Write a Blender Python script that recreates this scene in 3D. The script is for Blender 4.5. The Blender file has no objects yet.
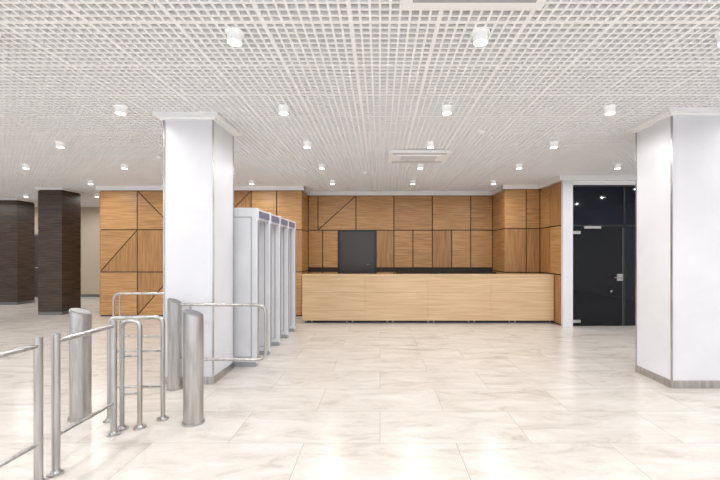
import bpy, bmesh, math, random
from mathutils import Vector, Matrix
random.seed(4)
S=bpy.context.scene
S.view_settings.view_transform='Standard'
S.view_settings.look='None'
H=3.08
F=380.0; CZ=1.5

# ---------------- materials ----------------
def newmat(name,col,rough=.5,metal=0.0,emit=None,es=0,spec=None):
    m=bpy.data.materials.new(name); m.use_nodes=True
    b=m.node_tree.nodes['Principled BSDF']
    b.inputs['Base Color'].default_value=(*col,1); b.inputs['Roughness'].default_value=rough
    b.inputs['Metallic'].default_value=metal
    if spec is not None: b.inputs['Specular IOR Level'].default_value=spec
    if emit: b.inputs['Emission Color'].default_value=(*emit,1); b.inputs['Emission Strength'].default_value=es
    return m
def varied(name,c1,c2,scale=(1,1,1),nscale=5,rough=.5,metal=0,detail=6,bump=0.0,lo=.35,hi=.65):
    m=newmat(name,c1,rough,metal); nt=m.node_tree; N=nt.nodes; L=nt.links; b=N['Principled BSDF']
    tc=N.new('ShaderNodeTexCoord'); mp=N.new('ShaderNodeMapping'); mp.inputs['Scale'].default_value=scale
    mp.inputs['Location'].default_value=(random.uniform(0,9),random.uniform(0,9),random.uniform(0,9))
    no=N.new('ShaderNodeTexNoise'); no.inputs['Scale'].default_value=nscale; no.inputs['Detail'].default_value=detail
    no.inputs['Distortion'].default_value=.3
    cr=N.new('ShaderNodeValToRGB'); cr.color_ramp.elements[0].position=lo; cr.color_ramp.elements[1].position=hi
    cr.color_ramp.elements[0].color=(*c1,1); cr.color_ramp.elements[1].color=(*c2,1)
    L.new(tc.outputs['Object'],mp.inputs[0]); L.new(mp.outputs[0],no.inputs['Vector']); L.new(no.outputs['Fac'],cr.inputs[0]); L.new(cr.outputs[0],b.inputs['Base Color'])
    if bump:
        bp=N.new('ShaderNodeBump'); bp.inputs['Strength'].default_value=bump; bp.inputs['Distance'].default_value=.01
        L.new(no.outputs['Fac'],bp.inputs['Height']); L.new(bp.outputs[0],b.inputs['Normal'])
    return m
WOODS=[varied('oak_a',(.34,.17,.060),(.52,.285,.112),(.5,.5,9),4,.42),
       varied('oak_b',(.39,.20,.072),(.56,.315,.128),(.5,.5,9),4,.42),
       varied('oak_c',(.29,.14,.047),(.44,.23,.085),(9,9,.5),4,.42)]
M_desk=varied('pale_oak',(.58,.39,.22),(.69,.50,.31),(.35,.6,8),4,.4)
M_gap=newmat('panel_gap_dark',(.03,.02,.012),.7)
M_dark=varied('wenge',(.024,.015,.011),(.085,.056,.040),(.6,.6,12),4,.4)
M_white=varied('column_white',(.69,.695,.73),(.76,.765,.80),(1,1,1),1.5,.35)
M_trim=newmat('trim_white',(.90,.90,.90),.5)
M_ceil=newmat('ceiling_grid_white',(.93,.93,.94),.55)
M_plen=newmat('plenum_grey',(.66,.66,.67),.9)
M_steel=varied('brushed_steel',(.40,.39,.38),(.56,.55,.54),(1,1,.1),30,.28,1.0)
M_stdark=newmat('steel_dark',(.25,.25,.26),.35,.9)
M_black=newmat('black_plastic',(.012,.012,.014),.35)
M_glass=newmat('dark_glass',(.004,.006,.014),.05,0,spec=.35)
M_glass2=newmat('dark_glass_leaf',(.003,.004,.007),.04,0,spec=.3)
M_md=varied('detector_white',(.60,.61,.64),(.68,.69,.72),(1,1,1),2,.35)
M_mdedge=newmat('detector_grey_edge',(.30,.31,.34),.4)
M_slat=newmat('vent_slat_grey',(.4,.4,.42),.5)
M_disp=newmat('detector_display',(.16,.17,.27),.3)
M_beige=newmat('far_wall_beige',(.52,.43,.34),.7)
M_wallw=newmat('wall_white',(.8,.8,.8),.6)
M_lamp=newmat('lamp_lens',(1,1,1),.3,0,(1,.97,.92),8)
M_lampb=newmat('lamp_body',(.92,.92,.92),.4,0,(1,.98,.95),.12)
M_door=newmat('door_brown_dark',(.040,.030,.028),.3)

def floor_mat():
    m=newmat('floor_tile',(.7,.7,.7),.24,spec=.55); nt=m.node_tree; N=nt.nodes; L=nt.links; b=N['Principled BSDF']
    tc=N.new('ShaderNodeTexCoord')
    br=N.new('ShaderNodeTexBrick'); br.offset=.5
    br.inputs['Scale'].default_value=1; br.inputs['Brick Width'].default_value=1.2; br.inputs['Row Height'].default_value=.6
    br.inputs['Mortar Size'].default_value=.0022; br.inputs['Mortar Smooth'].default_value=.1
    br.inputs['Color1'].default_value=(0,0,0,1); br.inputs['Color2'].default_value=(1,1,1,1); br.inputs['Mortar'].default_value=(.5,.5,.5,1)
    L.new(tc.outputs['Object'],br.inputs['Vector'])
    sep=N.new('ShaderNodeSeparateColor'); L.new(br.outputs['Color'],sep.inputs[0])
    mu=N.new('ShaderNodeMath'); mu.operation='MULTIPLY'; mu.inputs[1].default_value=13; L.new(sep.outputs[0],mu.inputs[0])
    mp=N.new('ShaderNodeMapping'); mp.inputs['Scale'].default_value=(.8,2.4,1); L.new(tc.outputs['Object'],mp.inputs[0])
    n1=N.new('ShaderNodeTexNoise'); n1.noise_dimensions='4D'; n1.inputs['Scale'].default_value=2.0; n1.inputs['Detail'].default_value=10; n1.inputs['Roughness'].default_value=.70; n1.inputs['Distortion'].default_value=1.0
    L.new(mp.outputs[0],n1.inputs['Vector']); L.new(mu.outputs[0],n1.inputs['W'])
    cr=N.new('ShaderNodeValToRGB'); e=cr.color_ramp.elements
    e[0].position=.28; e[0].color=(.42,.375,.325,1); e[1].position=.68; e[1].color=(.70,.67,.635,1)
    k=e.new(.46); k.color=(.60,.56,.515,1)
    L.new(n1.outputs['Fac'],cr.inputs[0])
    mx=N.new('ShaderNodeMix'); mx.data_type='RGBA'; mx.inputs[7].default_value=(.37,.34,.31,1)
    L.new(br.outputs['Fac'],mx.inputs[0]); L.new(cr.outputs[0],mx.inputs[6]); L.new(mx.outputs[2],b.inputs['Base Color'])
    mr=N.new('ShaderNodeMapRange'); mr.inputs[3].default_value=.19; mr.inputs[4].default_value=.29
    L.new(n1.outputs['Fac'],mr.inputs[0]); L.new(mr.outputs[0],b.inputs['Roughness'])
    return m
M_floor=floor_mat()

# ---------------- mesh builder ----------------
class B:
    def __init__(s): s.v=[]; s.f=[]; s.m=[]; s.sm=[]; s.mats=[]
    def mi(s,m):
        if m not in s.mats: s.mats.append(m)
        return s.mats.index(m)
    def raw(s,vs,fs,m,smooth=False):
        o=len(s.v); s.v+= [tuple(x) for x in vs]; i=s.mi(m)
        for f in fs: s.f.append([o+a for a in f]); s.m.append(i); s.sm.append(smooth)
    def box(s,x0,x1,y0,y1,z0,z1,m):
        vs=[(x,y,z) for z in(z0,z1) for y in(y0,y1) for x in(x0,x1)]
        s.raw(vs,[(0,2,3,1),(4,5,7,6),(0,1,5,4),(2,6,7,3),(0,4,6,2),(1,3,7,5)],m)
    def bbox(s,x0,x1,y0,y1,z0,z1,m,bev=.01,seg=2):
        bm=bmesh.new(); bmesh.ops.create_cube(bm,size=1)
        for v in bm.verts: v.co=Vector(((x0+x1)/2+v.co.x*(x1-x0),(y0+y1)/2+v.co.y*(y1-y0),(z0+z1)/2+v.co.z*(z1-z0)))
        bmesh.ops.bevel(bm,geom=bm.edges[:],offset=bev,segments=seg,affect='EDGES',profile=.5)
        bm.verts.index_update()
        s.raw([v.co for v in bm.verts],[[v.index for v in f.verts] for f in bm.faces],m); bm.free()
    def prism(s,pts,axis,a0,a1,m):
        def mk(p,a): return {'y':(p[0],a,p[1]),'x':(a,p[0],p[1]),'z':(p[0],p[1],a)}[axis]
        n=len(pts); vs=[mk(p,a0) for p in pts]+[mk(p,a1) for p in pts]
        fs=[list(range(n)),list(range(2*n-1,n-1,-1))]+[(i,i+n,(i+1)%n+n,(i+1)%n) for i in range(n)]
        s.raw(vs,fs,m)
    def cyl(s,c,r,z0,z1,m,n=32,slant=0.0,r2=None,sa=0):
        r2=r if r2 is None else r2
        vs=[];
        for k in range(n):
            a=2*math.pi*k/n; vs.append((c[0]+r*math.cos(a),c[1]+r*math.sin(a),z0))
        for k in range(n):
            a=2*math.pi*k/n; vs.append((c[0]+r2*math.cos(a),c[1]+r2*math.sin(a),z1+slant*math.cos(a-sa)))
        s.raw(vs,[(i,(i+1)%n,(i+1)%n+n,i+n) for i in range(n)],m,True)
        s.raw(vs[:n],[list(range(n-1,-1,-1))],m); s.raw(vs[n:],[list(range(n))],m)
    def tube(s,path,r,m,n=12,fillet=0.0):
        P=[Vector(p) for p in path]
        if fillet:
            Q=[P[0]]
            for i in range(1,len(P)-1):
                d0=(P[i-1]-P[i]); d1=(P[i+1]-P[i]); f=min(fillet,d0.length*.49,d1.length*.49)
                a=P[i]+d0.normalized()*f; c=P[i]+d1.normalized()*f
                for t in range(7):
                    u=t/6; Q.append(a*(1-u)**2+P[i]*2*u*(1-u)+c*u*u)
            Q.append(P[-1]); P=Q
        rings=[]; up=None
        for i,p in enumerate(P):
            t=(P[min(i+1,len(P)-1)]-P[max(i-1,0)]).normalized()
            if up is None: up=t.orthogonal().normalized()
            else: up=(up-t*up.dot(t)).normalized()
            w=t.cross(up)
            rings.append([p+up*r*math.cos(2*math.pi*k/n)+w*r*math.sin(2*math.pi*k/n) for k in range(n)])
        vs=[v for R in rings for v in R]; fs=[]
        for i in range(len(P)-1):
            for k in range(n): fs.append((i*n+k,i*n+(k+1)%n,(i+1)*n+(k+1)%n,(i+1)*n+k))
        s.raw(vs,fs,m,True)
        s.raw(rings[0],[list(range(n-1,-1,-1))],m); s.raw(rings[-1],[list(range(n))],m)
    def obj(s,name,parent=None,loc=None):
        me=bpy.data.meshes.new(name); 
        off=Vector(loc) if loc else Vector((0,0,0))
        me.from_pydata([tuple(Vector(v)-off) for v in s.v],[],s.f)
        for m in s.mats: me.materials.append(m)
        for p,i,sm in zip(me.polygons,s.m,s.sm): p.material_index=i; p.use_smooth=sm
        bm=bmesh.new(); bm.from_mesh(me); bmesh.ops.recalc_face_normals(bm,faces=bm.faces[:]); bm.to_mesh(me); bm.free()
        o=bpy.data.objects.new(name,me); S.collection.objects.link(o); o.location=off
        if parent: o.parent=parent
        return o
def empty(name,loc=(0,0,0)):
    e=bpy.data.objects.new(name,None); S.collection.objects.link(e); e.location=loc; e.empty_display_size=.1; return e

# ---------------- shell ----------------
XL,XR,YN,YF=-14.0,8.0,-4.0,13.0
b=B(); b.box(XL,XR,YN,YF,-.1,0,M_floor); b.obj('floor')

b=B(); MOD=9; p=.6/MOD; zb,zt=H,H+.03
nx=int((XR-XL)/p); ny=int((YF-YN)/p)
for i in range(nx+1):
    x=XL+i*p; w=.0085 if i%MOD else .015
    b.box(x-w,x+w,YN,YF,zb-(0 if i%MOD else .002),zt,M_ceil)
for j in range(ny+1):
    y=YN+j*p; w=.0085 if j%MOD else .015
    b.box(XL,XR,y-w,y+w,zb-(0.001 if j%MOD else .003),zt-.001,M_ceil)
b.box(XL,XR,YN,YF,H+.14,H+.22,M_plen)
b.obj('ceiling')

b=B(); b.box(XL-.15,XL,YN,YF,0,H+.4,M_wallw); b.obj('wall_left')
b=B(); b.box(XR,XR+.15,YN,YF,0,H+.4,M_wallw); b.obj('wall_right')
b=B(); b.box(XL,-6.63,YF,YF+.15,0,H+.4,M_beige); b.obj('wall_back')
# unseen open facade frame behind the viewpoint, added to let world light in
b=B()
b.box(XL,XR,YN-.12,YN,0,.12,M_trim); b.box(XL,XR,YN-.12,YN,2.95,H+.4,M_trim)
x=XL
while x<=XR+.01:
    b.box(x-.04,x+.04,YN-.12,YN,.12,2.95,M_stdark); x+=2.0
b.obj('added_open_facade')

# wood wall panels
def clip(poly,nx_,nz_,d):
    out=[]; n=len(poly)
    for i in range(n):
        a=poly[i]; c=poly[(i+1)%n]
        da=a[0]*nx_+a[1]*nz_-d; dc=c[0]*nx_+c[1]*nz_-d
        if da>=0: out.append(a)
        if (da>=0)!=(dc>=0):
            u=da/(da-dc); out.append((a[0]+(c[0]-a[0])*u,a[1]+(c[1]-a[1])*u))
    return out
def panel(b,u0,u1,z0,z1,axis,a0,a1,mat=None,diag=None,g=.012):
    poly=[(u0+g,z0+g),(u1-g,z0+g),(u1-g,z1-g),(u0+g,z1-g)]
    polys=[poly]
    if diag:
        A,C=diag; dx,dz=C[0]-A[0],C[1]-A[1]; l=math.hypot(dx,dz); n_=(-dz/l,dx/l); d=A[0]*n_[0]+A[1]*n_[1]
        polys=[clip(poly,n_[0],n_[1],d+g),clip(poly,-n_[0],-n_[1],-d+g)]
    for q in polys:
        if len(q)>2: b.prism(q,axis,a0,a1,mat or random.choice(WOODS))
ZT=2.98
# left block
LX0,LX1,LY=-6.63,-1.85,9.0
b=B(); b.box(LX0,LX1-.02,LY+.02,YF,0,H+.4,M_gap)
cols=[LX0,-5.75,-4.85,-3.95,-3.05,-2.45,LX1]
rows=[0.02,1.05,2.05,ZT]
dg={(0,0):None,(1,0):'/',(0,1):'/',(1,1):None,(1,2):'\\',(3,2):'/',(3,1):'\\',(4,1):'/',(2,0):'\\',(5,2):None,(2,1):'/'}
for i in range(len(cols)-1):
    for j in range(3):
        u0,u1,z0,z1=cols[i],cols[i+1],rows[j],rows[j+1]
        d=dg.get((i,j)); D=None
        if d=='/': D=((u0,z0),(u1,z1))
        if d=='\\': D=((u0,z1),(u1,z0))
        panel(b,u0,u1,z0,z1,'y',LY,LY+.025,diag=D)
for j in range(3): panel(b,LY,9.8,rows[j],rows[j+1],'x',LX1-.025,LX1)
for j in range(3):
    for k in range(4): panel(b,LY+k,LY+k+1,rows[j],rows[j+1],'x',LX0-.02,LX0)
b.obj('wall_panelled')
# recess back wall
b=B(); RY=9.8
b.box(LX1-.02,3.9,RY+.02,RY+.3,0,H+.4,M_gap)
ucols=[-1.85,-1.6,-.62,.36,1.35,2.34,2.9]
for i in range(6):
    D=((ucols[i],2.09),(ucols[i+1],ZT)) if i==1 else None
    panel(b,ucols[i],ucols[i+1],2.09,ZT,'y',RY,RY+.025,mat=WOODS[[1,1,1,0,1,0][i]],diag=D)
lc=[-1.85,-1.48,-1.08,None,-.1,.36,.85,1.35,1.85,2.34,2.9]
for i in range(len(lc)-1):
    if lc[i] is None or lc[i+1] is None: continue
    panel(b,lc[i],lc[i+1],1.12,2.09,'y',RY,RY+.025)
    panel(b,lc[i],lc[i+1],.02,1.02,'y',RY,RY+.025)
b.obj('wall_recess')
b=B(); b.box(-1.08,-1.03,RY-.03,RY-.001,0,2.09,M_black); b.box(-.15,-.1,RY-.03,RY-.001,0,2.09,M_black); b.box(-1.03,-.15,RY-.03,RY-.001,2.04,2.09,M_black)
b.box(-1.03,-.15,RY-.010,RY-.001,.01,2.04,M_door); b.box(-.96,-.22,RY-.014,RY-.010,1.15,1.95,M_door); b.tube([(-.22,RY-.01,1.2),(-.22,RY-.06,1.2),(-.34,RY-.06,1.2)],.012,M_steel)
b.obj('door_1')
# right block + side wall
b=B(); SX=3.72
b.box(2.92,SX,8.85,RY+.02,0,H+.4,M_gap)
for z0,z1 in((.02,1.05),(1.05,2.07),(2.07,ZT)):
    panel(b,2.9,3.4,z0,z1,'y',8.83,8.855); panel(b,3.4,SX,z0,z1,'y',8.83,8.855)
    panel(b,8.83,RY,z0,z1,'x',2.9,2.925)
b.obj('wall_projection')
b=B()
b.box(SX+.02,SX+.18,7.79,RY+.3,0,H+.4,M_gap)
for z0,z1 in((.02,1.05),(1.05,2.07),(2.07,ZT)):
    panel(b,7.80,8.32,z0,z1,'x',SX,SX+.025); panel(b,8.32,8.83,z0,z1,'x',SX,SX+.025)
b.obj('wall_return')
b=B(); b.box(SX,3.92,7.72,7.80,0,H,M_white); b.obj('wall_pier')
b=B(); b.box(3.9,XR,7.8,7.95,2.9,H+.4,M_trim); b.obj('wall_lintel')
# glazing dark
b=B(); GY=7.84
b.box(3.92,XR,GY,GY+.05,.0,2.9,M_glass)
for x in (3.92,5.02,6.3,7.6): b.box(x,x+.03,GY-.015,GY,0,2.9,M_black)
b.box(3.92,XR,GY-.015,GY,2.86,2.9,M_black)
b.box(3.92,XR,GY-.015,GY,2.05,2.08,M_black)
b.obj('window_2')
b=B(); dx0,dx1=3.97,4.98
b.box(dx0,dx1,GY-.045,GY-.03,.02,2.02,M_glass2)
for z in(.1,1.92): 
    b.box(dx0-.02,dx0+.14,GY-.055,GY-.016,z-.03,z+.03,M_steel)
b.box(dx0+.2,dx0+.55,GY-.075,GY-.02,2.0,2.05,M_steel)
b.box(dx1-.12,dx1,GY-.055,GY-.025,.93,1.07,M_steel)
b.tube([(dx1-.05,GY-.05,1.0),(dx1-.05,GY-.1,1.0),(dx1-.2,GY-.1,1.0)],.011,M_steel)
b.tube([(dx0+.75,GY-.05,.72),(dx0+.75,GY-.09,.72)],.02,M_steel)
b.box(dx1-.004,dx1+.006,GY-.05,GY-.028,.02,2.02,M_stdark)
b.obj('door_2')
b=B(); b.box(-12.4,-11.45,YF-.05,YF-.001,0,2.1,M_door); b.box(-12.46,-12.4,YF-.06,YF-.001,0,2.16,M_stdark); b.box(-11.45,-11.39,YF-.06,YF-.001,0,2.16,M_stdark); b.box(-12.4,-11.45,YF-.06,YF-.001,2.1,2.16,M_stdark)
b.tube([(-11.55,YF-.05,1),(-11.55,YF-.11,1),(-11.7,YF-.11,1)],.012,M_steel)
b.obj('door_3')
# cornice trims
b=B()
b.box(LX0-.06,LX1+.06,LY-.06,LY+.1,ZT,H,M_trim); b.box(LX1-.1,LX1+.06,LY,RY,ZT,H,M_trim)
b.box(LX1,2.9,RY-.06,RY+.1,ZT,H,M_trim)
b.box(2.84,SX,8.77,8.9,ZT,H,M_trim); b.box(2.84,2.95,8.83,RY,ZT,H,M_trim); b.box(SX-.06,SX+.1,7.72,8.83,ZT,H,M_trim)
b.box(3.72,XR,7.70,7.8,ZT,H,M_trim)
b.obj('trim_1')
b=B(); b.box(XL,LX0,YF-.02,YF,0,.09,M_stdark); b.obj('baseboard_back')

# ---------------- columns ----------------
def white_column(x0,x1,y0,y1):
    e=empty('white_column',((x0+x1)/2,(y0+y1)/2,0)); c=Vector(e.location)
    b=B(); b.box(x0,x1,y0,y1,0,H,M_white)
    for (x,y) in((x0,y0),(x1,y0),(x0,y1),(x1,y1)):
        b.box(x-.008,x+.008,y-.008,y+.008,.09,H-.06,M_steel)
    o=b.obj('shaft'); o.parent=e; o.matrix_parent_inverse=Matrix.Translation(-c)
    b=B(); g=.012
    b.bbox(x0-g,x1+g,y0-g,y1+g,0,.085,M_steel,.004); o=b.obj('steel_plinth'); o.parent=e; o.matrix_parent_inverse=Matrix.Translation(-c)
    b=B(); g=.085
    b.box(x0-g,x1+g,y0-g,y1+g,H-.035,H,M_trim); b.box(x0-.03,x1+.03,y0-.03,y1+.03,H-.06,H-.035,M_trim)
    o=b.obj('cornice'); o.parent=e; o.matrix_parent_inverse=Matrix.Translation(-c)
white_column(-2.47,-1.91,4.35,4.94)
white_column(3.24,3.82,4.22,4.80)
def dark_column(x0,x1,y0,y1):
    b=B(); b.box(x0+.015,x1-.015,y0+.015,y1-.015,0,H,M_gap)
    zs=[0.0,.08,1.05,2.05,H-.07]
    for i in range(4):
        g=.004
        m=M_stdark if i==0 else M_dark
        b.box(x0,x1,y0,y1,zs[i]+g*(i>0),zs[i+1]-g,m)
    b.box(x0-.04,x1+.04,y0-.04,y1+.04,H-.05,H,M_trim)
    b.obj('dark_wood_column',loc=((x0+x1)/2,(y0+y1)/2,0))
dark_column(-8.28,-7.70,9.2,9.78)
dark_column(-11.08,-10.5,11.0,11.55)

# ---------------- reception desk ----------------
e=empty('reception_desk',(1.0,8.45,0)); mpi=Matrix.Translation(-Vector(e.location))
def child(bb,n,e=e):
    o=bb.obj(n); o.parent=e; o.matrix_parent_inverse=Matrix.Translation(-Vector(e.location)); return o
DX0,DX1,DY=-1.66,3.705,8.10
b=B(); n=4
b.box(DX0,DX1,DY+.02,DY+.04,.07,1.01,M_gap)
for i in range(n):
    u0=DX0+(DX1-DX0)*i/n; u1=DX0+(DX1-DX0)*(i+1)/n
    b.box(u0+.0012,u1-.0012,DY,DY+.022,.66,1.0,M_desk)
    b.box(u0+.0012,u1-.0012,DY,DY+.022,.06,.6575,M_desk)
b.box(DX0,DX0+.03,DY+.02,DY+.6,.06,1.0,M_desk)
child(b,'front_panels')
b=B(); b.bbox(DX0-.01,DX1,DY-.015,DY+.32,1.0,1.04,M_desk,.004); b.bbox(DX0+.03,DX1,DY+.2,DY+.69,.72,.75,M_desk,.004); child(b,'counter_top')
b=B(); b.box(DX0+.05,DX1-.02,DY+.08,DY+.12,0,.07,M_black)
x=DX0+.08
while x<DX1-.05:
    for q in (0,.12):
        if x+q<DX1-.03: b.cyl((x+q,DY+.05),.018,0,.06,M_stdark,12)
    x+=.87
child(b,'plinth_feet')
b=B(); 
for i in range(4):
    x0=.4+i*.62; b.box(x0,x0+.6,RY-.45,RY-.02,0,1.02,M_black); b.box(x0+.01,x0+.59,RY-.47,RY-.45,.06,.98,WOODS[2])
    b.box(x0+.27,x0+.33,RY-.49,RY-.47,.8,.82,M_steel)
b.obj('back_cabinet')

# ---------------- metal detectors ----------------
ys=[5.02,5.60,6.15,6.70,7.25]
def pillar(b,y):
    x0,x1=-2.20,-1.62
    b.bbox(x0,x1,y,y+.075,.03,2.10,M_md,.015)
    b.box(x1-.002,x1+.004,y+.012,y+.063,.10,1.93,M_mdedge)
    b.box(x0+.02,x1-.02,y-.01,y+.085,0,.06,M_mdedge)
    b.box(x1-.085,x1-.073,y-.004,y,.12,1.98,M_mdedge); b.box(x0+.073,x0+.085,y-.004,y,.12,1.98,M_mdedge)
    b.box(x0+.085,x1-.085,y-.004,y,.12,.13,M_mdedge); b.box(x0+.085,x1-.085,y-.004,y,1.97,1.98,M_mdedge)
for k in range(4):
    e=empty('metal_detector',(-1.91,(ys[k]+ys[k+1])/2,0))
    b=B(); pillar(b,ys[k]); child(b,'side_panel_1',e)
    if k==3:
        b=B(); pillar(b,ys[4]); child(b,'side_panel_2',e)
    b=B(); b.bbox(-2.19,-1.63,ys[k]+.07,ys[k+1]+.005,1.95,2.09,M_md,.008)
    b.box(-1.632,-1.622,ys[k]+.10,ys[k+1]-.02,1.975,2.065,M_disp)
    b.box(-2.198,-2.188,ys[k]+.10,ys[k+1]-.02,1.975,2.065,M_disp)
    child(b,'header',e)

# ---------------- barriers ----------------
def flange(b,x,y,r=.05): b.cyl((x,y),r,0,.012,M_steel,24); b.cyl((x,y),r*.65,.012,.03,M_steel,24,r2=r*.5)
def swing_post(x,y,r=.082,h=1.0,arm=None,name='swing_gate_post'):
    e=empty(name,(x,y,0)); b=B()
    b.cyl((x,y),r+.012,0,.02,M_steel,40); b.cyl((x,y),r,.02,h-.03,M_steel,40,slant=.028,sa=math.pi)
    child(b,'post',e)
    b=B(); n=40
    vs=[];fs=[]
    for k in range(n):
        a=2*math.pi*k/n; vs.append((x+r*.9*math.cos(a),y+r*.9*math.sin(a),h-.029+.028*.9*math.cos(a-math.pi)))
    for k in range(n):
        a=2*math.pi*k/n; vs.append((x+r*.84*math.cos(a),y+r*.84*math.sin(a),h-.023+.028*.84*math.cos(a-math.pi)))
    b.raw(vs,[(i,(i+1)%n,(i+1)%n+n,i+n) for i in range(n)]+[list(range(n,2*n))],M_stdark); child(b,'cap',e)
    if arm:
        ax,ay=arm; b=B(); d=Vector((ax-x,ay-y,0)); u=d.normalized()
        s=Vector((x,y,0))+u*(r*.8); f=Vector((ax,ay,0))
        b.tube([s+Vector((0,0,.93)),f+Vector((0,0,.93)),f+Vector((0,0,.33)),s+Vector((0,0,.33))],.017,M_steel,fillet=.10)
        q=s+u*.12; b.tube([q+Vector((0,0,.93)),q+Vector((0,0,.33))],.012,M_steel)
        q=f-u*.09; b.tube([q+Vector((0,0,.92)),q+Vector((0,0,.34))],.010,M_steel)
        child(b,'swing_arm',e)
swing_post(-1.65,3.36)
swing_post(-2.27,4.20,.07,1.0,arm=(-1.25,4.16),name='swing_gate')
swing_post(-2.72,3.45,.082,1.0)
swing_post(-2.62,5.35,.07,1.0,arm=(-3.75,5.35),name='swing_gate')

def railing(x,y0,y1):
    b=B(); r=.024
    for y in(y0,y1): b.cyl((x,y),r,0,.95,M_steel,20); flange(b,x,y); b.cyl((x,y),r*.9,.95,.958,M_steel,20,r2=r*.5)
    b.tube([(x,y0,.90),(x,y1,.90)],.017,M_steel); b.tube([(x,y0,.26),(x,y1,.26)],.014,M_steel)
    b.obj('steel_railing',loc=(x,(y0+y1)/2,0))
railing(-2.20,2.58,3.14); railing(-2.22,1.5,2.47)
def hoop(p,q):
    b=B(); zt=.92
    b.tube([(p[0],p[1],0),(p[0],p[1],zt),(q[0],q[1],zt),(q[0],q[1],0)],.019,M_steel,16,fillet=.07)
    for z in(.30,.62): b.tube([(p[0],p[1],z),(q[0],q[1],z)],.011,M_steel)
    flange(b,*p); flange(b,*q)
    b.obj('hoop_barrier',loc=((p[0]+q[0])/2,(p[1]+q[1])/2,0))
hoop((-2.20,3.24),(-2.06,3.26)); hoop((-2.42,3.40),(-1.96,3.43))

# ---------------- ceiling fixtures ----------------
def downlight(x,y,P):
    e=empty('ceiling_downlight',(x,y,H)); b=B(); n=28
    b.cyl((x,y),.062,H-.010,H,M_lampb,n,r2=.066)
    b.cyl((x,y),.052,H-.075,H-.010,M_lampb,n)
    b.cyl((x,y),.044,H-.0775,H-.075,M_lamp,n)
    child(b,'lamp_body',e)
    L=bpy.data.lights.new('lamp_light','AREA'); L.shape='DISK'; L.size=.085; L.energy=P; L.color=(1,.98,.965); L.spread=math.radians(175)
    o=bpy.data.objects.new('lamp_light',L); S.collection.objects.link(o); o.parent=e; o.location=(0,0,-.085)
rowsY=[-2.7,-1.33,0.02,1.37,2.72,4.1,5.42,6.78,8.3]
for j,y in enumerate(rowsY):
    for i in range(-7,4):
        x=.72+1.76*i
        if j%2==0 and (i in(-5,-7)): continue
        if y>7.5 and x>2.5: continue
        downlight(x,y,10.0)
for y in(10.2,12.0):
    for x in(-13,-11.5,-9.5,-7.6): downlight(x,y,14)

def cassette(x0,x1,y0,y1):
    b=B(); z=H-.05
    b.bbox(x0,x1,y0,y1,z,H-.004,M_trim,.012)
    b.box(x0+.07,x1-.07,y0+.07,y0+.12,z-.002,z+.004,M_slat); b.box(x0+.07,x1-.07,y1-.12,y1-.07,z-.002,z+.004,M_slat)
    b.box(x0+.14,x1-.14,y0+.17,y1-.17,z-.012,z,M_trim)
    for k in range(6):
        y=y0+.21+k*(y1-y0-.42)/5; b.box(x0+.2,x1-.2,y-.007,y+.007,z-.014,z-.011,M_slat)
    b.obj('ac_cassette',loc=((x0+x1)/2,(y0+y1)/2,H))
cassette(.13,1.10,5.77,6.48); cassette(.13,1.02,1.66,2.39)
for (x,y) in((1.3,4.9),(-.3,7.4),(-3.6,6.2)):
    b=B(); b.cyl((x,y),.05,H-.02,H,M_trim,24); b.cyl((x,y),.03,H-.045,H-.02,M_trim,24,r2=.045); b.obj('smoke_detector',loc=(x,y,H))

# ---------------- world ambient fill through the added facade ----------------
w=bpy.data.worlds.new('world'); S.world=w; w.use_nodes=True
w.node_tree.nodes['Background'].inputs[0].default_value=(.86,.92,1,1); w.node_tree.nodes['Background'].inputs[1].default_value=2.0

cam=bpy.data.cameras.new('camera'); co=bpy.data.objects.new('camera',cam); S.collection.objects.link(co); S.camera=co
co.location=(0,0,CZ); co.rotation_euler=(math.pi/2,0,0)
cam.sensor_width=36; cam.lens=36*F/720; cam.shift_x=-20/720; cam.shift_y=13/720
